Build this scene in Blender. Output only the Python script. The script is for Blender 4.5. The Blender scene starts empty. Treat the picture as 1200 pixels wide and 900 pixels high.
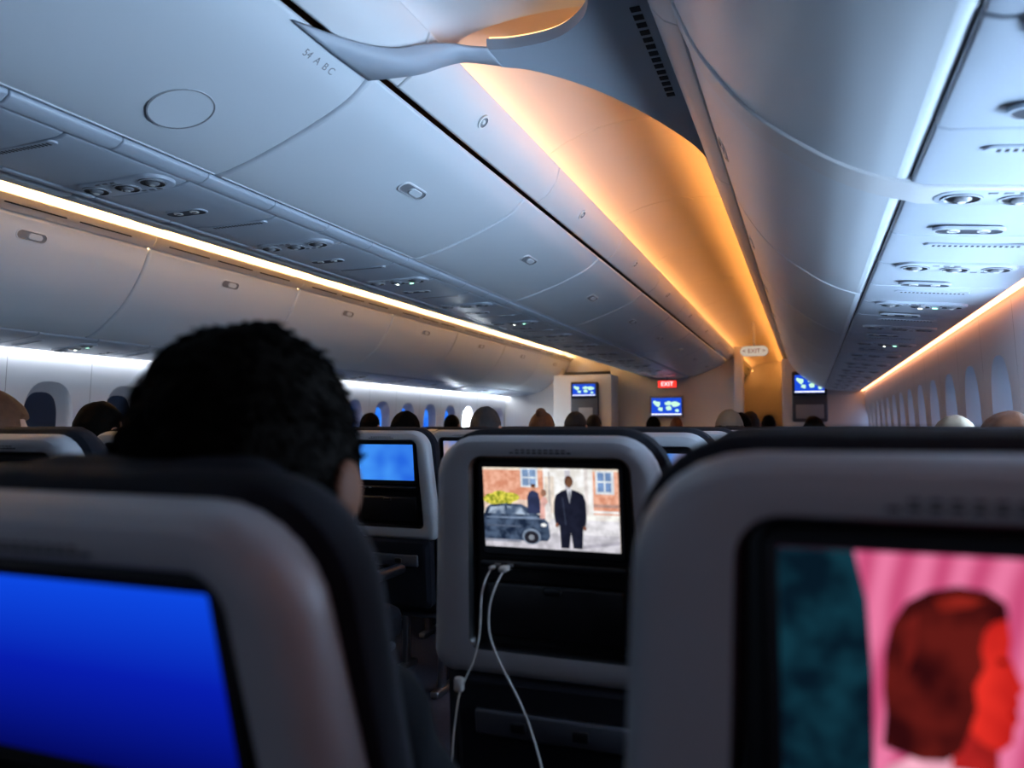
import bpy, math, random
from math import sin, cos, pi, radians, atan, tan, sqrt
from mathutils import Vector, Matrix
random.seed(7)
S = bpy.context.scene
COL = S.collection
H = 1.17            # camera / eye height above the floor
C = -2.0            # cabin centre line
Y0, YW, YE = -1.6, 12.0, 17.0

# ------------------------------------------------------------------ materials
def mat_pl(name, col, rough=0.45, var=0.06, scale=6.0, bump=0.0, bscale=200.0, spec=0.5, metal=0.0, sheen=0.0):
    m = bpy.data.materials.new(name); m.use_nodes = True
    nt = m.node_tree; b = nt.nodes['Principled BSDF']
    tc = nt.nodes.new('ShaderNodeTexCoord')
    nz = nt.nodes.new('ShaderNodeTexNoise'); nz.inputs['Scale'].default_value = scale
    nz.inputs['Detail'].default_value = 4
    nt.links.new(tc.outputs['Object'], nz.inputs['Vector'])
    rp = nt.nodes.new('ShaderNodeValToRGB')
    rp.color_ramp.elements[0].color = (*[c*(1-var) for c in col], 1)
    rp.color_ramp.elements[1].color = (*[min(1, c*(1+var)) for c in col], 1)
    nt.links.new(nz.outputs['Fac'], rp.inputs['Fac'])
    nt.links.new(rp.outputs['Color'], b.inputs['Base Color'])
    b.inputs['Roughness'].default_value = rough
    b.inputs['Specular IOR Level'].default_value = spec
    b.inputs['Metallic'].default_value = metal
    if sheen: b.inputs['Sheen Weight'].default_value = sheen
    if bump:
        n2 = nt.nodes.new('ShaderNodeTexNoise'); n2.inputs['Scale'].default_value = bscale
        bp = nt.nodes.new('ShaderNodeBump'); bp.inputs['Strength'].default_value = bump
        bp.inputs['Distance'].default_value = 0.002
        nt.links.new(tc.outputs['Object'], n2.inputs['Vector'])
        nt.links.new(n2.outputs['Fac'], bp.inputs['Height'])
        nt.links.new(bp.outputs['Normal'], b.inputs['Normal'])
    return m

def mat_em(name, col, strength, var=None, scale=3.0):
    m = bpy.data.materials.new(name); m.use_nodes = True
    nt = m.node_tree; nt.nodes.clear()
    o = nt.nodes.new('ShaderNodeOutputMaterial'); e = nt.nodes.new('ShaderNodeEmission')
    e.inputs['Color'].default_value = (*col, 1); e.inputs['Strength'].default_value = strength
    if var:
        tc = nt.nodes.new('ShaderNodeTexCoord'); nz = nt.nodes.new('ShaderNodeTexNoise')
        nz.inputs['Scale'].default_value = scale
        rp = nt.nodes.new('ShaderNodeValToRGB')
        rp.color_ramp.elements[0].color = (*col, 1); rp.color_ramp.elements[0].position = .38
        rp.color_ramp.elements[1].color = (*var, 1); rp.color_ramp.elements[1].position = .62
        nt.links.new(tc.outputs['Object'], nz.inputs['Vector'])
        nt.links.new(nz.outputs['Fac'], rp.inputs['Fac'])
        nt.links.new(rp.outputs['Color'], e.inputs['Color'])
    nt.links.new(e.outputs['Emission'], o.inputs['Surface'])
    return m

M_BIN = mat_pl('bin_plastic', (.68,.73,.78), .36, .03, 2.0, .08, 350)
M_VAL = mat_pl('valance_plastic', (.70,.71,.73), .42, .03, 2.0)
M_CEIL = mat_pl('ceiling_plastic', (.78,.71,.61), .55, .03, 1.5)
M_ARCH = mat_pl('arch_plastic', (.38,.43,.50), .45, .03, 1.5)
M_PSU = mat_pl('psu_plastic', (.50,.56,.64), .35, .04, 3.0)
M_DARK = mat_pl('gap_black', (.012,.013,.016), .6, .2)
M_WALL = mat_pl('sidewall_plastic', (.60,.60,.63), .5, .04, 2.0)
M_PART = mat_pl('partition_laminate', (.55,.54,.53), .5, .05, 3.0)
M_FLOOR = mat_pl('carpet', (.03,.035,.06), .95, .3, 60, .6, 400)
M_SHELL = mat_pl('seat_shell_plastic', (.33,.345,.37), .42, .05, 5.0, .15, 500)
M_BLACK = mat_pl('seat_black_plastic', (.005,.005,.007), .35, .2, 5.0)
M_NAVY = mat_pl('seat_fabric', (.006,.007,.012), .9, .3, 40.0, .5, 700, .2)
M_SCROFF = mat_pl('screen_glass_off', (.01,.011,.015), .1, .1)
M_GREY = mat_pl('hardware_grey', (.22,.23,.25), .35, .1)
M_DGREY = mat_pl('hardware_dark_grey', (.045,.05,.065), .45, .1)
M_MET = mat_pl('seat_metal', (.4,.4,.42), .3, .05, 5, 0, 200, .5, 1.0)
M_WHITE = mat_pl('white_plastic', (.8,.8,.78), .4, .03)

E_OR = mat_em('cove_led_amber', (1.0,.38,.08), 40.0)
E_OR2 = mat_em('added_led_peach', (1.0,.42,.12), 13.0)  # for the added strips beside the centre bins
E_LF = mat_em('cove_led_warm', (1.0,.60,.25), 80.0)
E_RC = mat_em('recess_led_warm', (1.0,.55,.22), 3.0)
E_SW = mat_em('sidewall_led_amber', (1.0,.36,.16), 7.0)
E_SWL = mat_em('sidewall_led_white', (.85,.92,1.0), 30.0)
E_SPOT = mat_em('reading_led', (.9,1.0,.85), 12.0)
E_SPOTG = mat_em('indicator_led', (.4,1.0,.7), 4.0)
E_WR = mat_em('window_daylight', (.52,.73,1.0), 66.0)
E_WRF = mat_em('window_dimmed_sky', (.34,.55,1.0), 2.0)
E_WL = mat_em('window_dimmed_blue', (.015,.14,.8), 1.1, (.05,.28,1.0), 4)
E_WB = mat_em('window_daylight_bright', (.75,.88,1.0), 90.0)
E_WD = mat_pl('window_shade_dark', (.015,.025,.05), .15)

# ------------------------------------------------------------------ builders
def link(ob, parent=None):
    COL.objects.link(ob)
    if parent: ob.parent = parent
    return ob

def empty(name, loc=(0,0,0)):
    e = bpy.data.objects.new(name, None); e.empty_display_size = .1; e.location = loc
    COL.objects.link(e); return e

class MB:
    def __init__(s): s.v=[]; s.f=[]; s.m=[]; s.mats=[]
    def mi(s, mat):
        if mat not in s.mats: s.mats.append(mat)
        return s.mats.index(mat)
    def face(s, pts, mat):
        n=len(s.v); s.v += [tuple(p) for p in pts]; s.f.append(tuple(range(n,n+len(pts)))); s.m.append(s.mi(mat))
    def loft(s, rings, mats, cap0=None, cap1=None, closed=True):
        base=len(s.v); n=len(rings[0])
        for r in rings: s.v += [tuple(p) for p in r]
        for i in range(len(rings)-1):
            m = mats[i] if isinstance(mats,(list,tuple)) else mats
            for j in range(n if closed else n-1):
                k=(j+1)%n
                s.f.append((base+i*n+j, base+i*n+k, base+(i+1)*n+k, base+(i+1)*n+j)); s.m.append(s.mi(m))
        if cap0: s.f.append(tuple(base+j for j in range(n))[::-1]); s.m.append(s.mi(cap0))
        if cap1: s.f.append(tuple(base+(len(rings)-1)*n+j for j in range(n))); s.m.append(s.mi(cap1))
    def box(s, c, d, mat, b=0.0):
        x,y,z=c; a,bb,cc=d[0]/2,d[1]/2,d[2]/2
        r=min(b, a*.9, bb*.9, cc*.9) if b else 0
        def rect(i, zz):
            o=[]
            hx,hy=a-i,bb-i
            rr=max(r,.0001) if b else .0001
            for (sx,sy,a0) in ((1,1,0),(-1,1,90),(-1,-1,180),(1,-1,270)):
                for q in range(4):
                    t=radians(a0+q*30)
                    o.append((x+sx*(hx-rr)+rr*cos(t), y+sy*(hy-rr)+rr*sin(t), z+zz))
            return o
        if b:
            s.loft([rect(r*.7,-cc), rect(r*.2,-cc+r*.4), rect(0,-cc+r), rect(0,cc-r), rect(r*.2,cc-r*.4), rect(r*.7,cc)], mat, mat, mat)
        else:
            s.loft([rect(0,-cc),rect(0,cc)], mat, mat, mat)
    def ell(s, c, r, mat, nu=16, nv=10):
        rings=[]
        for i in range(nv+1):
            t=-pi/2+pi*i/nv
            rings.append([(c[0]+r[0]*cos(t)*cos(2*pi*j/nu), c[1]+r[1]*cos(t)*sin(2*pi*j/nu), c[2]+r[2]*sin(t)) for j in range(nu)])
        s.loft(rings, mat)
    def xf(s, fn, start=0): s.v[start:] = [tuple(fn(Vector(p))) for p in s.v[start:]]
    def mesh(s, name, smooth=35, merge=False):
        me=bpy.data.meshes.new(name); me.from_pydata(s.v,[],s.f)
        for m in s.mats: me.materials.append(m)
        for p,i in zip(me.polygons,s.m): p.material_index=i
        import bmesh
        bm=bmesh.new(); bm.from_mesh(me)
        if merge: bmesh.ops.remove_doubles(bm, verts=bm.verts, dist=1e-6)
        bmesh.ops.recalc_face_normals(bm, faces=bm.faces)
        bm.to_mesh(me); bm.free()
        if smooth:
            me.shade_smooth(); me.set_sharp_from_angle(angle=radians(smooth))
        me.update(); return me
    def obj(s, name, parent=None, smooth=35, merge=False):
        return link(bpy.data.objects.new(name, s.mesh(name, smooth, merge)), parent)

def spline(pts, n=5):
    out=[]; P=[Vector(p) for p in pts]
    for i in range(len(P)-1):
        p0=P[i-1] if i else P[0]*2-P[1]; p1=P[i]; p2=P[i+1]; p3=P[i+2] if i+2<len(P) else P[-1]*2-P[-2]
        for k in range(n):
            t=k/n
            out.append(.5*((2*p1)+(p2-p0)*t+(2*p0-5*p1+4*p2-p3)*t*t+(-p0+3*p1-3*p2+p3)*t**3))
    out.append(P[-1]); return out

def mir(pts,dx=0): return [(2*C-p[0]+dx, p[1]) for p in pts]

def prism(name, prof, y0, y1, mat, bevel=0, parent=None):
    b=MB(); P=[(p[0],p[1]) for p in prof]
    b.loft([[(x,y0,z+H) for x,z in P],[(x,y1,z+H) for x,z in P]], mat, mat, mat)
    o=b.obj(name, parent, 30)
    if bevel:
        md=o.modifiers.new('bevel','BEVEL'); md.width=bevel; md.segments=3; md.limit_method='ANGLE'; md.angle_limit=radians(35)
        md.harden_normals=False
    return o

def orient(ob, pos, n, t=(0,1,0)):
    n=Vector(n).normalized(); t=Vector(t); t=(t-n*t.dot(n)).normalized(); b=n.cross(t)
    M=Matrix((t,b,n)).transposed().to_4x4(); M.translation=Vector(pos); ob.matrix_world=M
    return ob

def ellr(a,b,z,n=28,cx=0,cy=0): return [(cx+a*cos(2*pi*i/n), cy+b*sin(2*pi*i/n), z) for i in range(n)]
def stad(a,b,z,n=10,cx=0,cy=0):
    o=[]
    for i in range(n+1):
        t=-pi/2+pi*i/n; o.append((cx+a-b+b*cos(t), cy+b*sin(t), z))
    for i in range(n+1):
        t=pi/2+pi*i/n; o.append((cx-a+b+b*cos(t), cy+b*sin(t), z))
    return o

# ------------------------------------------------------------------ shared detail meshes
b=MB()
b.loft([stad(.088,.030,-.004),stad(.086,.028,.004),stad(.080,.023,.005),stad(.077,.020,.001)],[M_BIN,M_BIN,M_GREY],None,M_GREY)
b.loft([stad(.04,.016,.001,cx=.02),stad(.038,.014,.006,cx=.02)],M_BIN,None,M_BIN)
ME_HANDLE=b.mesh('bin_handle')
b=MB(); b.loft([ellr(.085,.085,-.002,40),ellr(.085,.085,.0015,40),ellr(.081,.081,.0015,40),ellr(.081,.081,.0005,40)],[M_BIN,M_GREY,M_GREY],None,M_BIN)
ME_RING=b.mesh('speaker_ring')
b=MB(); b.loft([ellr(.085,.085,-.002,40),ellr(.085,.085,.0015,40),ellr(.082,.082,.0015,40),ellr(.082,.082,.0005,40)],[M_CEIL]*3,None,M_CEIL)
ME_RINGC=b.mesh('ceiling_ring')
b=MB(); b.loft([ellr(.026,.026,-.002,24),ellr(.026,.026,.004,24),ellr(.019,.019,.005,24),ellr(.016,.016,.001,24)],[M_WHITE,M_WHITE,M_GREY],None,M_GREY)
b.loft([ellr(.009,.009,.001,16),ellr(.007,.007,.005,16)],M_WHITE,None,M_WHITE)
ME_KNOB=b.mesh('coat_hook')
def psu_mesh(name, lit, sc=1.0):
    b=MB()
    b.loft([stad(.175,.062,-.006),stad(.173,.060,.003),stad(.168,.056,.005)],M_PSU,None,M_PSU)
    for i,(cx,cy) in enumerate(((-.115,.006),(0,-.006),(.115,.006))):
        b.loft([ellr(.043,.040,.004,24,cx,cy),ellr(.042,.039,.008,24,cx,cy),ellr(.037,.034,.0085,24,cx,cy),ellr(.034,.031,.006,24,cx,cy)],[M_GREY,M_PSU,M_BLACK],None,M_BLACK)
        b.ell((cx,cy,.006),(.021,.020,.009),M_GREY,16,8)
        b.loft([ellr(.009,.009,.0145,12,cx,cy),ellr(.008,.008,.0155,12,cx,cy)],M_WHITE,None,(E_SPOT if lit==i else M_WHITE))
    for k in range(3):
        b.box((-.06+.03*k-.0, .046, .005),(.02,.010,.004),M_GREY,.002)
        b.box((.03+.03*k, -.046, .005),(.02,.010,.004),(E_SPOTG if (lit>=0 and k==1) else M_GREY),.002)
    return b.mesh(name)
ME_PSU=psu_mesh('reading_light_unit',-1); ME_PSU1=psu_mesh('reading_light_unit_lit',1)
b=MB()
b.loft([stad(.085,.030,-.004),stad(.084,.029,.003),stad(.078,.024,.004),stad(.076,.022,.002)],[M_PSU,M_PSU,M_DGREY],None,M_DGREY)
for cx in (-.035,.035):
    b.loft([ellr(.016,.016,.002,20,cx,0),ellr(.015,.015,.004,20,cx,0)],M_WHITE,None,M_WHITE)
    b.box((cx,0,.0045),(.020,.004,.001),M_DGREY)
ME_SIGN=b.mesh('cabin_sign')
b=MB()
b.loft([stad(.13,.016,-.003),stad(.129,.015,.002),stad(.126,.012,.002)],[M_PSU,M_PSU],None,M_PSU)
for k in range(16): b.box((-.105+.014*k,0,.0022),(.007,.016,.0012),M_DARK)
ME_GRILL=b.mesh('speaker_grille')

# ------------------------------------------------------------------ overhead bins
cface=spline([(-1.14,1.00),(-1.22,.935),(-1.36,.872),(-1.53,.812),(-1.64,.782),(-1.70,.772)],5)
cprof=[(q.x,q.y) for q in cface]+[(-1.72,.80),(-1.74,1.02),(-1.16,1.02)]
oface=spline([(-.30,1.074),(-.235,.93),(-.12,.77),(.03,.645),(.13,.585),(.21,.553)],5)
oprof=[(q.x,q.y) for q in oface]+[(.26,.58),(.30,1.09),(-.27,1.09)]

def bins(prof, y_start, pitch, n, hpos, hn, mirror, bodyprof, ring_at=()):
    P = mir(prof) if mirror else prof
    for i in range(n):
        a=y_start+pitch*i; 
        par=prism('overhead_bin',P,a+.004,a+pitch-.004,M_BIN,.016)
        hx,hz=hpos; nx,nz=hn
        if mirror: hx=2*C-hx; nx=-nx
        if i not in ring_at:
            h=link(bpy.data.objects.new('handle',ME_HANDLE)); orient(h,(hx,a+pitch*.5,hz+H),(nx,0,nz)); 
            h.parent=par
        else:
            r=link(bpy.data.objects.new('emblem_ring',ME_RING)); orient(r,(-1.50,a+pitch*.73,.8205+H),(.34,0,-.94)); r.parent=par
    B = mir(bodyprof) if mirror else bodyprof
    prism('trim_bin_carcass',B,y_start,y_start+pitch*n,M_DARK)
cbody=[(-1.18,.985),(-1.38,.89),(-1.62,.81),(-1.705,.80),(-1.73,1.0),(-1.2,1.0)]
obody=[(-.26,1.04),(-.20,.95),(-.09,.80),(.05,.68),(.15,.61),(.23,.59),(.28,1.11),(-.272,1.11)]
for m in (False,True):
    bins(cprof,1.85-1.27*2,1.27,13 if not m else 10,(-1.355,.8735),(.40,-.92),m,cbody,(1,) if not m else ())
    bins(oprof,2.04-1.465*2,1.465,12,(-.262,.985),(-.91,-.42),m,obody)
opsu=[(.225,.548),(.25,.538),(.45,.515),(.66,.498),(.69,.50),(.69,.56),(.225,.60)]
for m in (False,True):
    sp_=[(q.x-.005,q.y-.006) for q in oface]+[(.225,.541),(.25,.531),(.45,.508),(.69,.491),(.69,.54),(.24,.58),(.0,.78),(-.26,1.08)]
    prism('trim_bin_strap',mir(sp_) if m else sp_,1.90,2.035,M_VAL,.005)

# valances
cval=[(-1.02,1.165),(-1.035,1.10),(-1.075,1.045),(-1.125,1.012),(-1.15,1.03),(-1.10,1.08),(-1.05,1.18)]
oval=[(-.40,1.18),(-.375,1.135),(-.345,1.10),(-.305,1.078),(-.28,1.085),(-.31,1.12),(-.385,1.195)]
ovall=[(-.352,1.148),(-.345,1.120),(-.328,1.098),(-.303,1.078),(-.275,1.085),(-.305,1.115),(-.335,1.155)]
for m in (False,True):
    f=(lambda p:mir(p)) if m else (lambda p:p)
    for i in range(13 if not m else 10):
        a=1.85-2.54+1.27*i+.12
        v=prism('trim_valance',f(cval),a+.002,a+1.266,M_VAL,.006)
        if not m:
            k=link(bpy.data.objects.new('coat_hook',ME_KNOB)); orient(k,(-1.05,a+.47,1.073+H),(.75,0,-.66)); k.parent=v
    for i in range(12):
        a=2.04-2.93+1.465*i
        v=prism('trim_valance',mir(ovall) if m else oval,a+.002,a+1.463,M_VAL,.004)
        if m:
            b=MB()
            for k in range(3):
                b.box((0,a+.28+.42*k,0),(.004,.34,.007),M_DARK)
            o=b.obj('air_slots',v); o.location=(2*C+.337,0,1.1075+H)
            o.rotation_euler=(0,radians(38),0)

# centre service (PSU) underside and outboard service panels
def panels(prof,ys,ye,seg,mat,mirror=False):
    P=mir(prof) if mirror else prof
    y=ys
    while y<ye-.01:
        prism('service_panel',P,y+.003,min(y+seg,ye)-.003,mat,.006); y+=seg
def units(x,z,cy0,cpitch,ye,lits,nrm,dx=.0):
    k=0; y=cy0
    while y<ye-.2:
        o=link(bpy.data.objects.new('reading_light_unit', ME_PSU1 if k in lits else ME_PSU))
        orient(o,(x,y,z+H),nrm,(1,.0,0))
        o=link(bpy.data.objects.new('cabin_sign', ME_SIGN)); orient(o,(x-.05,y+.30,z+H+.0005),nrm,(1,0,0))
        o=link(bpy.data.objects.new('speaker_grille', ME_GRILL)); orient(o,(x,y+.50,z+H+.0005),nrm,(1,0,0))
        y+=cpitch; k+=1
panels([(-1.775,.757),(-1.80,.750),(-1.90,.745),(-1.98,.743),(-2.06,.745),(-2.15,.750),(-2.175,.757),(-2.175,.80),(-1.775,.80)],-.7,12.0,.42,M_PSU)
units(-1.955,.7435,.91,.84,12.0,(3,5),(0,0,-1))
crail=[(-1.712,.768),(-1.735,.755),(-1.765,.753),(-1.772,.765),(-1.772,.80),(-1.712,.80)]
for m in (False,True):
    y=-.7
    while y<11.9:
        prism('trim_rail',mir(crail,.05) if m else crail,y,y+.315,M_PSU,.005); y+=.3175
prism('trim_service_backing',[(-1.7,.79),(-2.24,.79),(-2.3,1.1),(-1.7,1.1)],-.7,12.0,M_DARK)
for m in (False,True):
    panels(opsu,-.9,12.0,.41,M_PSU,m)
    units(.45 if not m else 2*C-.45,.512,.34,.82,12.0,(4,6),(-.1 if not m else .1,0,-1))
    bk=[(.22,.56),(.80,.53),(.80,.62),(.22,.66)]
    prism('trim_service_backing',mir(bk) if m else bk,-.9,12,M_DARK)

# ------------------------------------------------------------------ ceilings over the aisles
arc=spline([(-1.125,1.10),(-1.12,1.21),(-1.0,1.295),(-.82,1.345),(-.60,1.355),(-.40,1.33),(-.24,1.27),(-.16,1.20),(-.15,1.09)],5)
for m in (False,True):
    A=[(q.x,q.y) for q in arc]+[(-.12,1.09),(-.12,1.42),(-1.16,1.42),(-1.16,1.10)]
    if m: A=mir(A)
    edges=[Y0]+[.75+1.27*i for i in range(13) if .75+1.27*i<YE]+[YE]
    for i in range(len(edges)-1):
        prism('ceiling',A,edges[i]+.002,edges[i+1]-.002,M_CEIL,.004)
    ys = 2.15 if not m else .6
    ye = YE-.2 if not m else YW+.6
    b=MB(); x=-.30 if not m else 2*C+.275
    b.box((x,(ys+ye)/2,1.135+H),(.03,ye-ys,.012),E_OR if not m else E_LF)
    b.obj('added_cove_light')
    b=MB(); x2=-1.085 if not m else 2*C+1.085
    b.box((x2,(2.3+ye)/2,1.165+H),(.02,ye-2.3,.010),E_OR2)  # hidden strip added to brighten the inner side of the ceiling
    b.obj('added_cove_light')
    for yy in (2.65,4.6,7.2):
        r=link(bpy.data.objects.new('ceiling_speaker',ME_RINGC))
        xx=-.70 if not m else 2*C+.70
        orient(r,(xx,yy,1.3535+H),(.02 if m else -.02,0,-1)); 
b=MB(); b.box((2*C+.275,(Y0+.5)/2,1.135+H),(.03,.5-Y0,.01),E_RC); b.obj('added_cove_light')

# curved cross-over arch panel
def arch():
    outer=spline([(-.375,3.5),(-.40,3.25),(-.447,3.05),(-.545,2.76),(-.665,2.50),(-.80,2.31),(-.90,2.235)],5)
    inner=spline([(-.90,2.115),(-.82,2.135),(-.70,2.13),(-.615,2.085),(-.55,2.0),(-.52,1.85),(-.50,1.5),(-.50,.5),(-.50,Y0)],5)
    P=[(q.x,q.y) for q in outer]+[(q.x,q.y) for q in inner]+[(-.375,Y0)]
    b=MB()
    b.loft([[(x,y,1.155+H) for x,y in P],[(x,y,1.19+H) for x,y in P]],M_ARCH,M_ARCH,M_ARCH)
    o=b.obj('ceiling_arch_panel',None,30)
    wi=spline([(-1.150,1.50,.985),(-1.100,1.68,1.010),(-1.055,1.82,1.048),(-1.020,1.92,1.100),(-.985,2.01,1.140),(-.94,2.08,1.155),(-.895,2.115,1.160)],5)
    wo=spline([(-1.150,1.84,.985),(-1.100,1.90,1.010),(-1.055,1.98,1.048),(-1.020,2.06,1.100),(-.985,2.13,1.140),(-.94,2.19,1.155),(-.895,2.235,1.160)],5)
    b=MB()
    for i in range(len(wi)):
        for q in (wi[i],wi[i].lerp(wo[i],.5)-Vector((0,0,.003)),wo[i]): b.v.append((q[0],q[1],q[2]+H))
    for i in range(len(wi)-1):
        for j in range(2):
            q=i*3+j; b.f.append((q,q+1,q+4,q+3)); b.m.append(b.mi(M_ARCH))
    o2=b.obj('arch_wing',o,60); md=o2.modifiers.new('solid','SOLIDIFY'); md.thickness=.010; md.offset=0
    dome=spline([(-1.045,1.165),(-1.03,1.20),(-.97,1.235),(-.82,1.255),(-.64,1.255),(-.50,1.235),(-.455,1.19)],5)
    D=[(q.x,q.y) for q in dome]+[(-.455,1.27),(-1.045,1.27)]
    prism('ceiling_recess_panel',D,Y0,2.15,M_VAL)
    inn=[(q.x,q.y) for q in inner if q.x>-.90 and q.y>.2]
    cu=bpy.data.curves.new('recess_led','CURVE'); cu.dimensions='3D'; sp=cu.splines.new('POLY'); sp.points.add(len(inn)-1)
    for q,(x,y) in zip(sp.points,inn): q.co=(x+(.028 if y<2.05 else 0),y+.022 if y>1.9 else y,1.200+H,1)
    cu.bevel_depth=.005; cu.materials.append(E_RC); link(bpy.data.objects.new('recess_light',cu))
    b=MB()
    for k in range(14): b.box((-.425,2.05+.045*k,1.1545+H),(.028,.026,.004),M_DARK)
    b.obj('air_grille')
arch()

# ------------------------------------------------------------------ side walls with windows
def wallx(z):
    return 2.75+.05*(.47-z) if z>-.3 else 2.7885-.20*(-.3-z)
def wall(side):
    sg = 1 if side=='right' else -1
    b=MB(); pitch=.62
    zc,zt,zb=.02,.50,-.45
    N=32
    start=(3.8 if sg>0 else 3.7)-.31
    while start>Y0: start-=pitch
    def P(dy,z,depth,yc): return (C+sg*(wallx(z)+depth), yc+dy, z+H)
    yc=start+pitch/2
    while yc<YW:
        r0=[];r1=[];r1b=[];r2=[]
        for k in range(N):
            t=2*pi*k/N; cx,cz=cos(t),sin(t)
            s=1/max(abs(cx),abs(cz)); 
            bx=cx*s*(pitch/2-.0015); bz = zc+ (cz*s*(zt-zc) if cz>0 else cz*s*(zc-zb))
            r0.append(P(bx,bz,0,yc))
            se=lambda v,p: math.copysign(abs(v)**p,v)
            r1.append(P(se(cx,.75)*.185,zc+se(cz,.75)*.285,0,yc))
            r1b.append(P(se(cx,.75)*.172,zc+se(cz,.75)*.270,.018,yc))
            r2.append(P(se(cx,.7)*.125,zc+se(cz,.7)*.215,.085,yc))
        if sg>0: w=E_WD if yc<1.2 else (E_WR if yc<3.5 else E_WRF)
        else:
            w = E_WD if yc<7.4 else (E_WB if 10.2<yc<11.0 else E_WL)
        b.loft([r0,r1,r1b,r2],[M_WALL,M_WALL,M_WALL],None,w)
        yc+=pitch
    zs=[-.45,-.7,-.95,-1.17]
    for j in range(3):
        b.face([P(Y0,zs[j],0,0),P(YW,zs[j],0,0),P(YW,zs[j+1],0,0),P(Y0,zs[j+1],0,0)],M_WALL)
    b.face([P(start,zt,0,0),P(YW,zt,0,0),P(YW,zt+.3,.05,0),P(start,zt+.3,.05,0)],M_WALL)
    o=b.obj('wall_'+side,None,40)
    b=MB(); b.box((C+sg*2.722,(Y0+YW)/2,.512+H),(.022,YW-Y0,.012),E_SW if sg>0 else E_SWL); b.obj('sidewall_light')
wall('right'); wall('left')

b=MB(); b.box((C,(Y0+YE)/2,-.02),(6.2,YE-Y0,.04),M_FLOOR); b.obj('floor')
hp=[(C+3.1*cos(pi*i/24), .3+1.35*sin(pi*i/24)) for i in range(25)]
b=MB(); b.loft([[(x,Y0,z+H) for x,z in hp],[(x,YE,z+H) for x,z in hp]],M_DARK,closed=False); b.obj('ceiling_light_block')  # unseen outer shell, added to keep world light out of the cabin
b=MB(); 
for sx in (-1,1): b.face([(C+sx*3.1,Y0,0),(C+sx*3.1,YE,0),(C+sx*3.1,YE,H+.3),(C+sx*3.1,Y0,H+.3)],M_DARK)
b.obj('wall_light_block')  # unseen side sheets added to stop world light leaking in

# ------------------------------------------------------------------ front partitions
def wallbox(name,x0,x1,y,z0,z1,mat,th=.08):
    b=MB(); b.box(((x0+x1)/2,y+th/2,(z0+z1)/2),(abs(x1-x0),th,z1-z0),mat,.012); return b.obj(name)
wallbox('wall_front_centre',-2.95,-1.03,YW+.02,0,H+1.05,M_PART)
wallbox('wall_front_post',-1.03,-.90,YW-.12,0,H+1.2,M_VAL,.22)
wallbox('wall_front_right',-.36,.95,YW+.02,0,H+1.0,M_PART)
wallbox('wall_front_left',-5.0,-3.75,YW+.02,0,H+1.0,M_PART)
wallbox('closet_panel',-3.72,-2.80,YW-.55,0,H+.80,M_PART,.5)
wallbox('wall_end',-5.1,1.0,YE-.1,0,H+1.5,M_PART)
wallbox('wall_upper_left',-3.8,-2.9,YW+.3,H+.9,H+1.2,M_PART)

E_MAPB=mat_em('map_blue',(.01,.06,.55),1.3); E_MAPL=mat_em('map_land',(.5,.85,.6),1.3)
E_WHT=mat_em('map_white',(.9,.95,1),1.4)
def monitor(x,y,z,w,h,box=True):
    par=MB(); par.box((0,0.03,0),(w+.06,.05,h+.07),M_GREY if not box else M_BLACK,.01)
    par.face([(-w/2,.003,-h/2),(w/2,.003,-h/2),(w/2,.003,h/2),(-w/2,.003,h/2)],E_MAPB)
    rnd=random.Random(3)
    for (cx,cz,s) in ((-.3,.15,.12),(-.2,-.15,.08),(.05,.18,.10),(.08,-.1,.09),(.3,.15,.14),(.36,-.22,.06),(-.38,.25,.06)):
        pts=[]
        for k in range(9):
            t=2*pi*k/9; r=s*(.7+.6*rnd.random()); pts.append((w*(cx+r*cos(t)),.0015,h*(cz+1.3*r*sin(t))))
        par.face(pts,E_MAPL)
    par.box((0,.001,-h*.44),(w,.001,h*.07),E_WHT)
    o=par.obj('wall_monitor',None,30); o.location=(x,y-.01,z+H); return o
monitor(-2.05,YW-.05,.31,.46,.27,False)
monitor(-3.20,YW-.65,.56,.36,.18)
b=MB(); b.box((0,0,0),(.44,.06,.66),M_DGREY,.02); b.box((.02,-.032,-.16),(.22,.01,.22),M_GREY,.01); o=b.obj('monitor_housing'); o.location=(-3.20,YW-.60,.34+H)
monitor(.02,YW-.09,.62,.40,.26)
b=MB(); b.box((0,0,0),(.48,.06,.74),M_DGREY,.03); b.box((0,-.032,-.22),(.38,.01,.2),M_GREY,.01); o=b.obj('monitor_housing'); o.location=(.02,YW-.02,.44+H)

def text(name,body,size,mat,loc,rot,ext=.002):
    cu=bpy.data.curves.new(name,'FONT'); cu.body=body; cu.size=size; cu.align_x='CENTER'; cu.align_y='CENTER'; cu.extrude=ext
    cu.materials.append(mat); o=link(bpy.data.objects.new(name,cu)); o.location=loc; o.rotation_euler=rot; return o
E_RED=mat_em('exit_red',(1,.03,.02),2.0)
M_RED=mat_pl('letter_red',(.35,.02,.02),.5)
E_SGN=mat_em('sign_backlight',(1.0,.80,.62),.55)
b=MB(); b.box((0,0,0),(.30,.04,.13),M_GREY,.015); b.box((0,-.022,0),(.27,.004,.10),E_RED,.002); b.box((0,0,.09),(.03,.02,.08),M_GREY,.004); sg=b.obj('exit_sign'); sg.location=(-1.98,YW-.35,.64+H)
t=text('letters','EXIT',.09,E_WHT,(0,-.026,0),(pi/2,0,0)); t.parent=sg
b=MB(); b.loft([[(p[0],-.02,p[1]) for p in stad(.17,.065,0)],[(p[0],.02,p[1]) for p in stad(.17,.065,0)]],M_VAL,E_SGN,M_WHITE)
b.box((0,0,.22),(.03,.02,.32),M_VAL,.004)
sg=b.obj('exit_sign'); sg.location=(-.63,10.2,.96+H)
t=text('letters','< EXIT >',.075,M_RED,(0,-.024,0),(pi/2,0,0)); t.parent=sg
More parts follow.
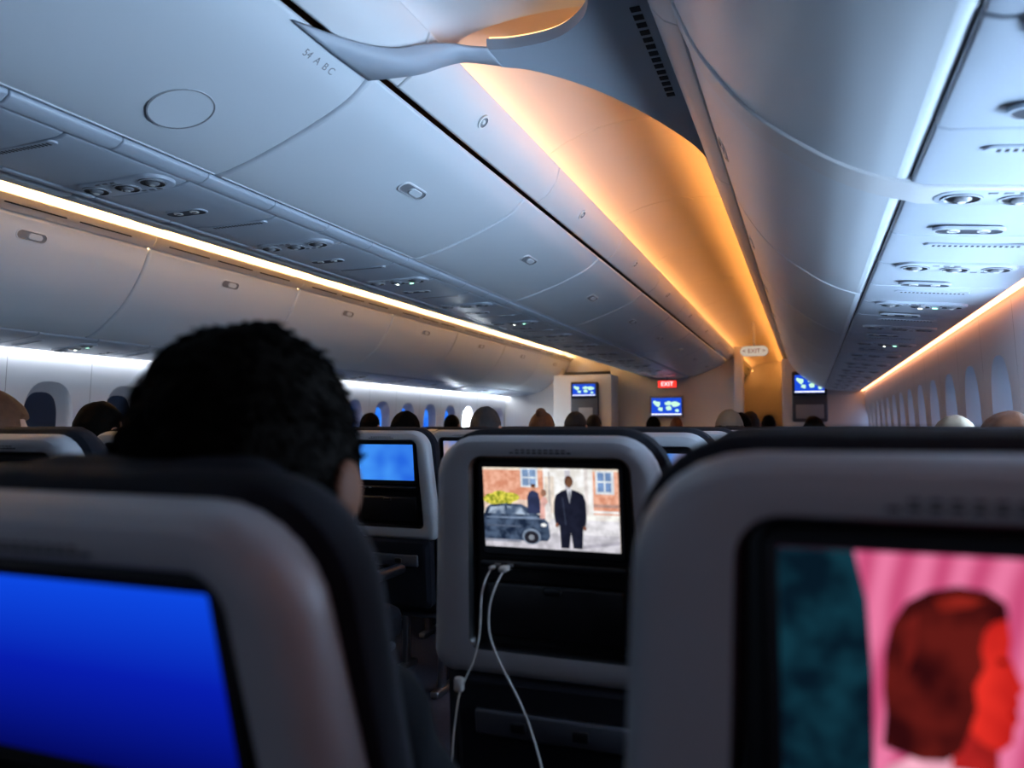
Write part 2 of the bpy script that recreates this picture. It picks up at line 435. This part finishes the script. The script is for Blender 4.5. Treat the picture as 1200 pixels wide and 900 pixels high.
t=text('row_placard','54  A  B C',.030,M_GREY,(0,0,0),(0,0,0),.0004)
orient(t,(-1.186,1.66,.959+H),(.60,0,-.80),(0,1,0))

# ------------------------------------------------------------------ seats
ZD=1.02
def tilt_fn(a,drop=0):
    ca,sa=cos(a),sin(a)
    return lambda p: Vector((p.x, p.y*ca-(p.z-ZD)*sa, ZD+(p.z-ZD)*ca+p.y*sa-drop))
def outl(ht,hb,zt,zb,rt,rb,y,n=7,ox=0.0):
    o=[]
    for (sx,top,a0) in ((1,1,0),(-1,1,90),(-1,0,180),(1,0,270)):
        r=rt if top else rb; hw=ht if top else hb
        cx=sx*(hw-r); cz=(zt-r) if top else (zb+r)
        for q in range(n+1):
            t=radians(a0+90*q/n); o.append((ox+cx+r*cos(t), y, cz+r*sin(t)))
    return o
DW,DH=.26,.150       # display
DX=.010
DZT=H-.075
def seat_mesh(name,a,drop,scr):
    b=MB()
    # plastic back shell with recessed black centre
    b.loft([outl(.205,.228,1.148,.70,.075,.04,.055),
            outl(.216,.240,1.153,.692,.082,.04,.012),
            outl(.214,.238,1.151,.694,.080,.04,-.002),
            outl(.206,.229,1.144,.702,.074,.036,-.013),
            outl(.192,.214,1.132,.715,.064,.03,-.017),
            outl(.156,.170,1.118,.745,.030,.02,-.014,7,DX),
            outl(.150,.164,1.113,.750,.024,.018,-.006,7,DX),
            outl(.148,.162,1.111,.752,.022,.018,.010,7,DX)],
           [M_SHELL]*5+[M_BLACK]*2,None,M_BLACK)
    for r in range(2):
        for k in range(-5+r,6-r):
            b.box((k*.011,-.0163+.0008*r,1.125+.005*r),(.007,.003,.0022),M_BLACK)
    st=len(b.v)
    # display bezel
    b.loft([outl(.141,.141,DZT+.014,DZT-DH-.018,.014,.014,.010,4),outl(.141,.141,DZT+.014,DZT-DH-.018,.014,.014,.000,4),
            outl(.138,.138,DZT+.010,DZT-DH-.014,.010,.010,-.003,4),outl(DW/2+.001,DW/2+.001,DZT+.001,DZT-DH-.001,.003,.003,-.002,4)],M_BLACK)
    b.face([(-DW/2-.001,-.0015,DZT+.001),(DW/2+.001,-.0015,DZT+.001),(DW/2+.001,-.0015,DZT-DH-.001),(-DW/2-.001,-.0015,DZT-DH-.001)],scr)
    # ledge, jacks, tray table, latch
    b.box((0,.001,DZT-DH-.034),(.285,.018,.014),M_BLACK,.004)
    for dx in (-.105,-.08): b.box((dx,-.009,DZT-DH-.034),(.012,.003,.006),M_GREY,.001)
    b.box((0,.004,.822),(.27,.016,.105),M_BLACK,.008)
    b.box((0,-.006,.865),(.035,.010,.014),M_BLACK,.004)
    b.xf(lambda p:Vector((p.x+DX,p.y,p.z)),st)
    # literature pocket and lower shell
    b.loft([outl(.20,.195,.70,.40,.02,.03,.05),outl(.20,.195,.70,.40,.02,.03,-.006),outl(.185,.18,.685,.415,.02,.03,-.02)],[M_NAVY,M_NAVY],None,M_NAVY)
    b.box((0,-.022,.61),(.30,.014,.05),M_DGREY,.006)
    b.box((-.06,-.031,.61),(.03,.006,.02),M_BLACK,.002); b.box((.06,-.031,.61),(.03,.006,.02),M_BLACK,.002)
    # upholstery in front of the shell + headrest
    b.loft([outl(.20,.22,1.150,.42,.07,.03,.03),
            outl(.222,.243,1.160,.41,.088,.04,.045),
            outl(.226,.243,1.160,.41,.090,.04,.070),
            outl(.215,.230,1.150,.42,.085,.04,.095),
            outl(.17,.20,1.12,.44,.06,.04,.112)],M_NAVY,None,M_NAVY)
    b.loft([outl(.14,.15,1.152,.96,.05,.03,.06),outl(.155,.16,1.160,.95,.055,.03,.08),outl(.155,.16,1.158,.95,.055,.03,.105),outl(.12,.13,1.14,.97,.05,.03,.122)],M_NAVY,None,M_NAVY)
    b.xf(tilt_fn(a,drop))
    # seat pan, arm rests, frame
    b.box((0,.38,.43),(.45,.46,.13),M_NAVY,.04)
    for sx in (-1,1):
        b.box((sx*.245,.36,.64),(.045,.36,.035),M_BLACK,.014)
        b.box((sx*.245,.22,.52),(.03,.07,.24),M_DGREY,.01)
        b.box((sx*.16,.50,.20),(.03,.04,.36),M_MET,.008)
        b.box((sx*.16,.24,.20),(.03,.04,.36),M_MET,.008)
        b.box((sx*.16,.37,.02),(.04,.42,.03),M_MET,.008)
    b.box((0,.37,.35),(.44,.36,.03),M_DGREY,.01)
    return b.mesh(name,38)
A_UP, A_RE = radians(7), radians(15)
ME_SEAT=seat_mesh('airline_seat',A_UP,0,M_SCROFF)
ME_RECL=seat_mesh('airline_seat_reclined',A_RE,.034,M_SCROFF)
scr_slot=[m.name for m in ME_SEAT.materials].index('screen_glass_off')
E_BLUE=bpy.data.materials.new('screen_blue'); E_BLUE.use_nodes=True
nt=E_BLUE.node_tree; nt.nodes.clear()
o=nt.nodes.new('ShaderNodeOutputMaterial'); e=nt.nodes.new('ShaderNodeEmission'); tc=nt.nodes.new('ShaderNodeTexCoord')
sp=nt.nodes.new('ShaderNodeSeparateXYZ'); mr=nt.nodes.new('ShaderNodeMapRange'); rp=nt.nodes.new('ShaderNodeValToRGB')
nt.links.new(tc.outputs['Object'],sp.inputs[0]); nt.links.new(sp.outputs['Z'],mr.inputs[0])
mr.inputs[1].default_value=DZT-DH-.03; mr.inputs[2].default_value=DZT-.03
rp.color_ramp.elements[0].color=(.001,.003,.12,1); rp.color_ramp.elements[1].color=(.004,.07,.80,1)
em1=rp.color_ramp.elements.new(.5); em1.color=(.002,.012,.42,1)
nt.links.new(mr.outputs[0],rp.inputs[0]); nt.links.new(rp.outputs[0],e.inputs[0]); nt.links.new(e.outputs[0],o.inputs[0]); e.inputs[1].default_value=1.0
E_BLUE2=mat_em('screen_menu_blue',(.02,.14,.75),1.0,(.06,.32,.95),5)
E_MIX=mat_em('screen_map',(.05,.25,.8),.9,(.5,.35,.3),6)
def seat(x,y,me=None,scr=None):
    o=link(bpy.data.objects.new('airline_seat',me or ME_SEAT)); o.location=(x,y,0)
    if scr:
        s=o.material_slots[scr_slot]; s.link='OBJECT'; s.material=scr
    return o
s_left=seat(-.515,.43,ME_RECL,E_BLUE)
s_right=seat(.100,.53,None,None)
seat(.60,.53)
k=1; y=.53+.82
s_mid=None
while y<YW-.9:
    o=seat(-.456,y,None,None if k!=2 else E_MIX)
    if k==1: s_mid=o
    seat(.04,y,None,E_BLUE2 if k==4 else None); seat(.53,y)
    k+=1; y=.53+.82*k
k=0; y=.39
while y<YW-.9:
    seat(-1.68,y,None,{3:E_BLUE2,4:E_MIX}.get(k)); seat(-2.17,y,None); seat(-2.66,y,None,{2:E_MIX,3:E_BLUE2}.get(k))
    k+=1; y=.39+.82*k
k=0; y=.60
while y<YW-1.3:
    for x in (-3.55,-4.03,-4.51): seat(x,y,None,E_MIX if (k*3+int(x*10))%5==0 else None)
    k+=1; y=.60+.82*k

# ------------------------------------------------------------------ pictures on the screens
_em={}
def em(c,s=1.0):
    key=(c,s)
    if key not in _em: _em[key]=mat_em('picture_%d'%len(_em),tuple(v*.78 for v in c),s,tuple(min(1,v*1.12) for v in c),60)
    return _em[key]
def picture(name,par,a,drop,layers):
    b=MB(); f=tilt_fn(a,drop)
    for i,(col,pts) in enumerate(layers):
        b.face([(DX-DW/2+u*DW, -.0022-.00010*i, DZT-v*DH) for u,v in pts], em(col) if not isinstance(col,bpy.types.Material) else col)
    b.xf(f); o=b.obj(name,par,0); return o
def R(u0,v0,u1,v1): return [(u0,v0),(u1,v0),(u1,v1),(u0,v1)]
def El(cu,cv,ru,rv,n=18,a0=0,a1=2*pi): return [(cu+ru*cos(a0+(a1-a0)*i/n),cv+rv*sin(a0+(a1-a0)*i/n)) for i in range(n)]
brick=mat_em('picture_brick',(.70,.28,.17),1.0,(.90,.48,.34),80)
car=mat_em('picture_car',(.012,.022,.05),1.0,(.08,.12,.20),55)
carw=mat_em('picture_car_glass',(.08,.12,.20),1.0,(.45,.55,.70),60)
bush=mat_em('picture_bush',(.22,.26,.02),1.0,(.85,.75,.10),140)
L=[((.90,.74,.62),R(0,0,1,1)),(brick,R(0,0,.46,.50)),(brick,R(.82,0,1,.55)),((.98,.72,.60),R(0,.40,.46,.52)),
   ((.95,.80,.66),R(0,.0,1,.03)),((.80,.88,1.0),R(.29,0,.42,.24)),((.25,.38,.62),R(.305,.02,.405,.11)),((.25,.38,.62),R(.305,.13,.405,.22)),((.8,.85,.95),R(.352,.0,.358,.23)),
   ((1.,.96,.9),R(.46,0,.82,.60)),((.62,.60,.66),R(.62,.02,.66,.6)),((.85,.75,.65),R(.47,.1,.54,.6)),((.78,.72,.7),R(.76,.0,.785,.6)),((.55,.50,.50),R(.50,.05,.51,.6)),
   ((.85,.92,1.0),R(.84,.02,.97,.30)),((.20,.33,.6),R(.855,.04,.95,.14)),((.20,.33,.6),R(.855,.16,.95,.27)),((.85,.92,1.0),R(.90,.02,.91,.28)),
   ((.98,.9,.85),R(0,.55,1,.66)),((.62,.60,.66),R(0,.66,1,1)),((.80,.78,.82),R(.5,.62,1,.80)),((.95,.9,.88),R(.8,.50,1,.53)),((.5,.3,.25),R(.82,.42,1,.46)),((.45,.43,.5),[(.74,.93),(1,.86),(1,.90),(.74,.97)]),
   (bush,El(.12,.40,.12,.08)),(bush,El(.20,.37,.08,.06)),(bush,El(.06,.38,.05,.05)),(bush,El(.13,.34,.06,.05)),
   (car,[(.0,.60),(.02,.51),(.05,.47),(.16,.45),(.29,.45),(.34,.49),(.40,.56),(.46,.60),(.49,.68),(.50,.84),(.48,.90),(0,.92)]),
   (carw,[(.03,.58),(.055,.50),(.16,.48),(.17,.58)]),(carw,[(.185,.58),(.18,.48),(.28,.48),(.35,.58)]),((.20,.27,.40),[(.02,.62),(.40,.60),(.46,.635),(.02,.635)]),
   ((.10,.13,.20),R(.02,.72,.28,.74)),((.20,.26,.36),El(.36,.85,.07,.10)),((.02,.02,.03),El(.36,.86,.055,.08)),((.25,.28,.33),El(.36,.86,.022,.034)),((.9,.95,1.),El(.455,.70,.022,.022)),((.3,.32,.4),R(.0,.90,.28,.93)),
   ((.03,.04,.10),[(.34,.36),(.355,.30),(.375,.275),(.40,.28),(.425,.31),(.435,.40),(.44,.56),(.34,.56)]),((.6,.3,.2),El(.388,.24,.017,.038)),((.1,.04,.02),El(.388,.215,.018,.022)),
   ((.80,.45,.40),[(.44,.40),(.45,.35),(.48,.35),(.495,.42),(.50,.62),(.43,.62)]),((.3,.15,.1),El(.465,.30,.020,.045)),((.85,.8,.78),[(.47,.46),(.50,.40),(.515,.50),(.51,.64),(.47,.64)]),
   ((.012,.014,.03),[(.54,.40),(.555,.32),(.60,.265),(.63,.25),(.675,.25),(.72,.275),(.755,.31),(.77,.40),(.772,.58),(.765,.68),(.745,.70),(.735,.97),(.67,.97),(.655,.78),(.64,.97),(.58,.97),(.575,.70),(.545,.68),(.535,.55)]),
   ((.75,.78,.85),[(.635,.25),(.67,.25),(.655,.42)]),((.02,.02,.05),[(.648,.27),(.660,.27),(.658,.44)]),
   ((.10,.04,.025),El(.652,.15,.031,.070)),((.20,.09,.05),El(.654,.17,.023,.055)),((.04,.05,.09),[(.60,.34),(.605,.34),(.625,.68),(.615,.68)]),
   ((.28,.12,.08),El(.555,.69,.012,.028)),((.28,.12,.08),El(.757,.715,.012,.028))]
picture('movie_picture',s_mid,A_UP,0,L)
fol=mat_em('picture_foliage',(.002,.009,.018),1.0,(.005,.035,.055),38)
def mat_curtain():
    m=bpy.data.materials.new('picture_curtain'); m.use_nodes=True; nt=m.node_tree; nt.nodes.clear()
    o=nt.nodes.new('ShaderNodeOutputMaterial'); e=nt.nodes.new('ShaderNodeEmission'); tc=nt.nodes.new('ShaderNodeTexCoord')
    mp=nt.nodes.new('ShaderNodeMapping'); mp.inputs['Rotation'].default_value=(0,radians(-12),0)
    wv=nt.nodes.new('ShaderNodeTexWave'); wv.inputs['Scale'].default_value=15; wv.inputs['Distortion'].default_value=2.0; wv.inputs['Detail'].default_value=1
    rp=nt.nodes.new('ShaderNodeValToRGB'); rp.color_ramp.elements[0].color=(.58,.07,.19,1); rp.color_ramp.elements[1].color=(.84,.20,.38,1)
    nt.links.new(tc.outputs['Object'],mp.inputs[0]); nt.links.new(mp.outputs[0],wv.inputs['Vector']); nt.links.new(wv.outputs['Fac'],rp.inputs[0])
    nt.links.new(rp.outputs[0],e.inputs[0]); nt.links.new(e.outputs[0],o.inputs[0]); return m
curt=mat_curtain()
hairp=mat_em('picture_hair',(.030,.003,.004),1.0,(.12,.010,.008),35)
facep=mat_em('picture_face',(.45,.010,.01),1.0,(.80,.03,.02),22)
zz=lambda P:[((u-.22)*1.05+.22,(v-.5)*1.0+.465) for u,v in P]
L=[(curt,R(0,0,1,1)),(fol,[(0,0),(.17,0),(.195,.2),(.205,.5),(.205,1),(0,1)]),
   ((.92,.42,.55),[(.22,1),(.235,.89),(.29,.83),(.36,.81),(.43,.84),(.47,.90),(.50,1)]),
   ((.40,.015,.015),zz([(.37,.62),(.45,.62),(.45,.90),(.36,.90)])),
   (facep,zz([(.37,.26),(.43,.22),(.468,.26),(.474,.36),(.470,.41),(.488,.50),(.499,.545),(.486,.57),(.491,.60),(.484,.63),(.489,.66),(.479,.70),(.476,.76),(.455,.80),(.42,.78),(.38,.70)])),
   (hairp,zz([(.225,.84),(.232,.70),(.228,.60),(.232,.45),(.245,.33),(.275,.235),(.32,.18),(.375,.155),(.43,.165),(.465,.21),(.470,.27),(.44,.29),(.425,.33),(.418,.40),(.425,.47),(.405,.55),(.41,.64),(.395,.74),(.38,.82),(.35,.87),(.30,.88),(.26,.86)])),
   ((.24,.015,.01),zz([(.33,.21),(.38,.185),(.43,.20),(.40,.235),(.34,.26)])),((.16,.012,.01),zz([(.27,.32),(.30,.27),(.295,.42),(.27,.55)])),
   ((.10,.0,.0),zz(El(.458,.44,.010,.012))),((.30,.0,.0),zz(El(.479,.645,.008,.012)))]
picture('movie_picture',s_right,A_UP,0,L)

# ------------------------------------------------------------------ charging cables on the middle seat
def cable(name,pts,r,mat,parent=None):
    cu=bpy.data.curves.new(name,'CURVE'); cu.dimensions='3D'; sp=cu.splines.new('NURBS'); sp.points.add(len(pts)-1)
    for q,p in zip(sp.points,pts): q.co=(*p,1)
    sp.use_endpoint_u=True; sp.order_u=4; cu.bevel_depth=r; cu.bevel_resolution=3; cu.materials.append(mat)
    return link(bpy.data.objects.new(name,cu),parent)
M_CABLE=mat_pl('cable_white',(.50,.49,.47),.45,.03)
cab=empty('charging_cable',(-.456,1.35,0))
cable('cord_1',[(-.095,-.02,.910),(-.097,-.05,.90),(-.105,-.06,.86),(-.100,-.06,.80),(-.125,-.05,.73),(-.15,-.05,.69),(-.155,-.05,.64),(-.165,-.05,.58),(-.16,-.05,.5)],.0016,M_CABLE,cab)
cable('cord_2',[(-.07,-.02,.910),(-.07,-.05,.90),(-.085,-.065,.86),(-.085,-.07,.80),(-.06,-.06,.74),(-.02,-.06,.68),(.005,-.05,.60),(.03,-.05,.5),(.01,-.05,.42)],.0018,M_CABLE,cab)
b=MB(); b.box((-.095,-.024,.910),(.008,.02,.007),M_CABLE,.002); b.box((-.07,-.026,.910),(.015,.026,.010),M_CABLE,.003); b.box((-.150,-.048,.700),(.018,.012,.026),M_CABLE,.004); b.obj('plugs',cab)

# ------------------------------------------------------------------ people
def head_mesh(name, skin, hair, longhair=False, cap=None, spikes=0, bun=False):
    import bmesh
    bm=bmesh.new(); bmesh.ops.create_icosphere(bm,subdivisions=5,radius=1)
    for v in bm.verts:
        x,y,z=v.co
        nx=x*.077; ny=y*.096; nz=z*.118
        if z<0:
            k=(-z)**1.4
            nx*=1-.33*k
            if y>0: ny*=1-.10*k
            else: ny*=1-.30*k; 
        if y>.3:
            ny-= .006*(y-.3)                                   # flatten face
            g=lambda a,b2,s:math.exp(-((x-a)**2+(z-b2)**2)/s)
            ny+= .020*math.exp(-(x*x)/.012-((z+.16)**2)/.022)   # nose
            ny+= .008*math.exp(-(x*x)/.008-((z-.02)**2)/.03)
            ny-= .010*(g(.36,.04,.03)+g(-.36,.04,.03))          # eye sockets
            ny+= .005*math.exp(-(x*x)/.06-((z+.46)**2)/.006)    # lips
            ny-= .004*math.exp(-(x*x)/.05-((z+.60)**2)/.006)
            ny+= .007*math.exp(-(x*x)/.08-((z+.82)**2)/.03)     # chin
            ny+= .005*math.exp(-((z-.2)**2)/.01)*(1 if abs(x)<.6 else 0)
        v.co=(nx,ny,nz)
    me=bpy.data.meshes.new(name); bm.to_mesh(me); bm.free()
    for p in me.polygons: p.use_smooth=True
    me.materials.append(skin)
    # hair + ears + eyes
    b=MB()
    for sx in (-1,1):
        b.ell((sx*.079,-.004,-.005),(.010,.019,.032),skin,14,8)
        b.ell((sx*.086,-.002,.004),(.007,.021,.024),skin,14,8)
        b.ell((sx*.028,.078,.005),(.012,.012,.011),M_WHITE,12,8)
        b.ell((sx*.028,.088,.005),(.005,.004,.005),M_BLACK,10,6)
        b.ell((sx*.028,.086,.028),(.016,.005,.003),hair,10,6)
    b.ell((0,.091,-.054),(.022,.006,.005),mat_lip,12,6)
    bm=bmesh.new(); bmesh.ops.create_icosphere(bm,subdivisions=5,radius=1)
    from mathutils import noise
    for v in bm.verts:
        x,y,z=v.co
        n=noise.noise(Vector((x*3,y*3,z*3)))*.03+noise.noise(Vector((x*11,y*11,z*11)))*.014
        s=1.10+n+(.02 if z>.3 else 0)
        if z<-.1 and not longhair: s-=.05*min(1,(-z-.1)/.5)
        hid = (y>.30 and z<.50-.15*(1-abs(x))) or z<(-.55 if not longhair else -.98) or (abs(x)>.72 and y>-.12 and z<.18)
        if hid: s=.86
        v.co=(x*.077*s*(1.02),y*.096*s,z*.118*s*(1-.0*1))
        if longhair and z<-.2 and y<.3:
            v.co.z-=.10*(-z-.2); 
    mh=bpy.data.meshes.new(name+'_h'); bm.to_mesh(mh); bm.free()
    base=len(b.v); b.v+= [tuple(v.co) for v in mh.vertices]
    for p in mh.polygons:
        b.f.append(tuple(base+i for i in p.vertices))
        zc=p.center.z
        b.m.append(b.mi(cap if (cap and zc>.03) else hair))
    if spikes:
        rnd=random.Random(5); vs=mh.vertices; norms=[v.normal.copy() for v in vs]
        cand=[v.index for v in vs if not ((v.co.y>.03 and v.co.z<.05) or v.co.z<-.06)]
        for q in range(spikes):
            i=rnd.choice(cand); p=vs[i].co+Vector((rnd.uniform(-1,1),rnd.uniform(-1,1),rnd.uniform(-1,1)))*.003; nn=norms[i]
            t=Vector((p.x,p.y+.03,-.02)); t=(t-nn*t.dot(nn)).normalized()+Vector((rnd.uniform(-1,1),rnd.uniform(-1,1),rnd.uniform(-1,1)))*.35
            d=(nn*rnd.uniform(.03,.18)+t).normalized(); ln=rnd.uniform(.009,.014)
            sd=d.cross(nn).normalized()*.0012
            p0=p-nn*.002; p1=p0+d*ln*.6+nn*.001; p2=p0+d*ln-nn*.001
            b.face([p0-sd,p0+sd,p1+sd*.6,p2,p1-sd*.6],hair)
    if bun: b.ell((.01,-.05,.118),(.034,.034,.034),hair,18,12)
    return me, b

mat_lip=mat_pl('lips',(.35,.12,.10),.5)
def body_mesh(name, hx, hy, hz, px, py):
    """seated figure grown with a skin modifier; returns verts/edges/radii"""
    V=[];E=[];Rr=[]
    def add(p,r,par=None):
        V.append(p);Rr.append(r)
        if par is not None: E.append((par,len(V)-1))
        return len(V)-1
    pel=add((px,py,.56),(.16,.12))
    w=add((px,py-.02,.70),(.145,.105),pel)
    c=add(((px+hx)/2,(py+hy)/2-.0,.86),(.16,.11),w)
    sh=add((hx,hy+.02,hz-.235),(.13,.085),c)
    nk=add((hx,hy-.005,hz-.15),(.055,.055),sh)
    add((hx,hy,hz-.07),(.05,.055),nk)
    for s in (-1,1):
        s1=add((hx+s*.155,hy+.02,hz-.26),(.060,.060),sh)
        el=add((hx+s*.185,hy+.10,.76),(.045,.045),s1)
        wr=add((hx+s*.12,py+.24,.66),(.030,.026),el)
        hp=add((px+s*.09,py+.05,.545),(.095,.085),pel)
        kn=add((px+s*.11,py+.36,.555),(.065,.062),hp)
        an=add((px+s*.11,py+.34,.14),(.042,.042),kn)
        add((px+s*.11,py+.42,.05),(.042,.036),an)
    return V,E,Rr
def hand(parent,x,y,z,s,skin):
    me=bpy.data.meshes.new('hand'); V=[(0,0,0),(0,.045,0),(0,.085,-.004)];E=[(0,1),(1,2)];Rr=[(.026,.018),(.036,.016),(.034,.013)]
    for k,(dx,l) in enumerate(((-.030,.062),(-.010,.072),(.010,.067),(.029,.052))):
        i=len(V); V+=[(dx,.088,-.004),(dx*1.1,.088+l*.5,-.008),(dx*1.15,.088+l*.85,-.028)]; E+=[(2,i),(i,i+1),(i+1,i+2)]; Rr+=[(.0095,.009),(.0088,.0085),(.007,.007)]
    i=len(V); V+=[(-.040*1,.035,-.004),(-.056,.062,-.01),(-.055,.088,-.016)]; E+=[(1,i),(i,i+1),(i+1,i+2)]; Rr+=[(.011,.011),(.010,.010),(.008,.008)]
    me.from_pydata([(a*s,b2,c2) for a,b2,c2 in V],E,[])
    o=link(bpy.data.objects.new('hand',me),parent); o.location=(x,y,z); me.materials.append(skin)
    md=o.modifiers.new('skin','SKIN'); me.skin_vertices[0].data[0].use_root=True
    for d,r in zip(me.skin_vertices[0].data,Rr): d.radius=r
    md.use_smooth_shade=True; su=o.modifiers.new('sub','SUBSURF'); su.levels=1; su.render_levels=1
    return o
def person(name, x, y, top, hair, skin, shirt, scale=1.0, seat_y=None, headrot=0, **kw):
    par=empty(name,(0,0,0))
    hz=H+top-.13*scale
    py=(seat_y if seat_y is not None else y-.22)+.30
    V,E,Rr=body_mesh(name,x,y,hz,x,py)
    me=bpy.data.meshes.new('body'); me.from_pydata(V,E,[]); me.materials.append(shirt)
    o=link(bpy.data.objects.new('body',me),par)
    md=o.modifiers.new('skin','SKIN'); me.skin_vertices[0].data[0].use_root=True
    for d,r in zip(me.skin_vertices[0].data,Rr): d.radius=r
    md.use_smooth_shade=True; su=o.modifiers.new('sub','SUBSURF'); su.levels=2; su.render_levels=2
    mh,b=head_mesh('head',skin,hair,**kw)
    h=link(bpy.data.objects.new('head',mh),par); h.location=(x,y,hz); h.scale=(scale,)*3; h.rotation_euler=(0,0,headrot)
    d=b.obj('hair',par,0); 
    for p in d.data.polygons: p.use_smooth=True
    d.location=(x,y,hz); d.scale=(scale,)*3; d.rotation_euler=(0,0,headrot)
    nb=MB(); nb.loft([[(x+.052*cos(2*pi*k/20),y-.006+.056*sin(2*pi*k/20),hz-.17+.03*j) for k in range(20)] for j in range(4)],skin); nb.obj('neck',par)
    for s in (-1,1): hand(par,x+s*.12,py+.24,.655,s,skin)
    return par
SK=mat_pl('skin_medium',(.30,.14,.085),.5,.08,20); SK2=mat_pl('skin_light',(.40,.23,.17),.5,.08,20); SK3=mat_pl('skin_tan',(.10,.040,.022),.65,.08,20,0,200,.2)
HD=mat_pl('hair_dark',(.0025,.0018,.0013),.8,.4,60,.3,300,.05); HG=mat_pl('hair_grey',(.028,.028,.030),.6,.3,60,.6,300,.2)
HR=mat_pl('hair_auburn',(.09,.036,.017),.6,.3,60,.6,300,.2); HB=mat_pl('hair_black',(.006,.005,.006),.6,.3,60,0,200,.2)
CD=mat_pl('shirt_dark',(.004,.005,.007),.95,.2,30,.4,500,.1); CG=mat_pl('shirt_grey',(.15,.16,.18),.9,.2,30,.4,500)
CPW=mat_pl('cap_cream',(.17,.14,.10),.8,.05); CPB=mat_pl('cap_black',(.01,.01,.012),.8,.1)
person('seated_man',-.512,.61,.098,HD,SK3,CD,1.26,seat_y=.43,headrot=radians(6),spikes=9000)
person('seated_man',-1.66,3.90,.110,HG,SK2,CG)
person('seated_woman',-1.62,4.74,.10,HR,SK2,CG,bun=True)
person('seated_man',-1.64,5.58,.115,HB,SK,CD,cap=CPB)
person('seated_man',-.455,4.88,.105,HD,SK2,CD,cap=CPW)
person('seated_woman',-.50,7.33,.14,HB,SK,CD,longhair=True)
person('seated_man',-.455,5.70,.10,HD,SK,CD)
person('seated_woman',-1.67,10.5,.13,HR,SK2,CG)
person('seated_woman',-1.67,8.85,.12,HD,SK2,CG)
person('seated_man',-2.17,3.92,.09,HD,SK2,CG)
person('seated_man',-2.64,2.27,.10,HD,SK2,CG)
person('seated_woman',-2.13,1.48,.10,HR,SK2,CG)
person('seated_man',.50,3.22,.040,HD,SK2,CG,cap=CPW)
person('seated_woman',.50,2.40,.040,HR,SK2,CG)
person('seated_man',-2.16,6.40,.11,HG,SK2,CG)
person('seated_man',-2.16,8.04,.13,HB,SK2,CG)
person('seated_woman',-3.55,7.42,.13,HD,SK,CG)
person('seated_man',-3.55,5.78,.12,HD,SK,CG)
person('seated_man',.04,6.52,.08,HD,SK,CG)
person('seated_woman',.04,8.98,.12,HB,SK,CG)
person('seated_man',-.455,9.80,.14,HD,SK,CG)

# ------------------------------------------------------------------ world + camera
w=bpy.data.worlds.new('World'); S.world=w; w.use_nodes=True
bg=w.node_tree.nodes['Background']; bg.inputs[0].default_value=(.44,.58,.84,1); bg.inputs[1].default_value=.22
cd=bpy.data.cameras.new('Camera'); cd.lens=27.0; cd.sensor_width=36; cd.clip_start=.02
cam=bpy.data.objects.new('Camera',cd); COL.objects.link(cam)
psi,p=radians(21.1),radians(3.18)
fwd=Vector((-sin(psi)*cos(p),cos(psi)*cos(p),sin(p)))
cam.location=(0,0,H); cam.rotation_euler=fwd.to_track_quat('-Z','Y').to_euler()
cd.dof.use_dof=True; cd.dof.focus_distance=2.8; cd.dof.aperture_fstop=2.9
S.camera=cam
S.view_settings.view_transform='Standard'
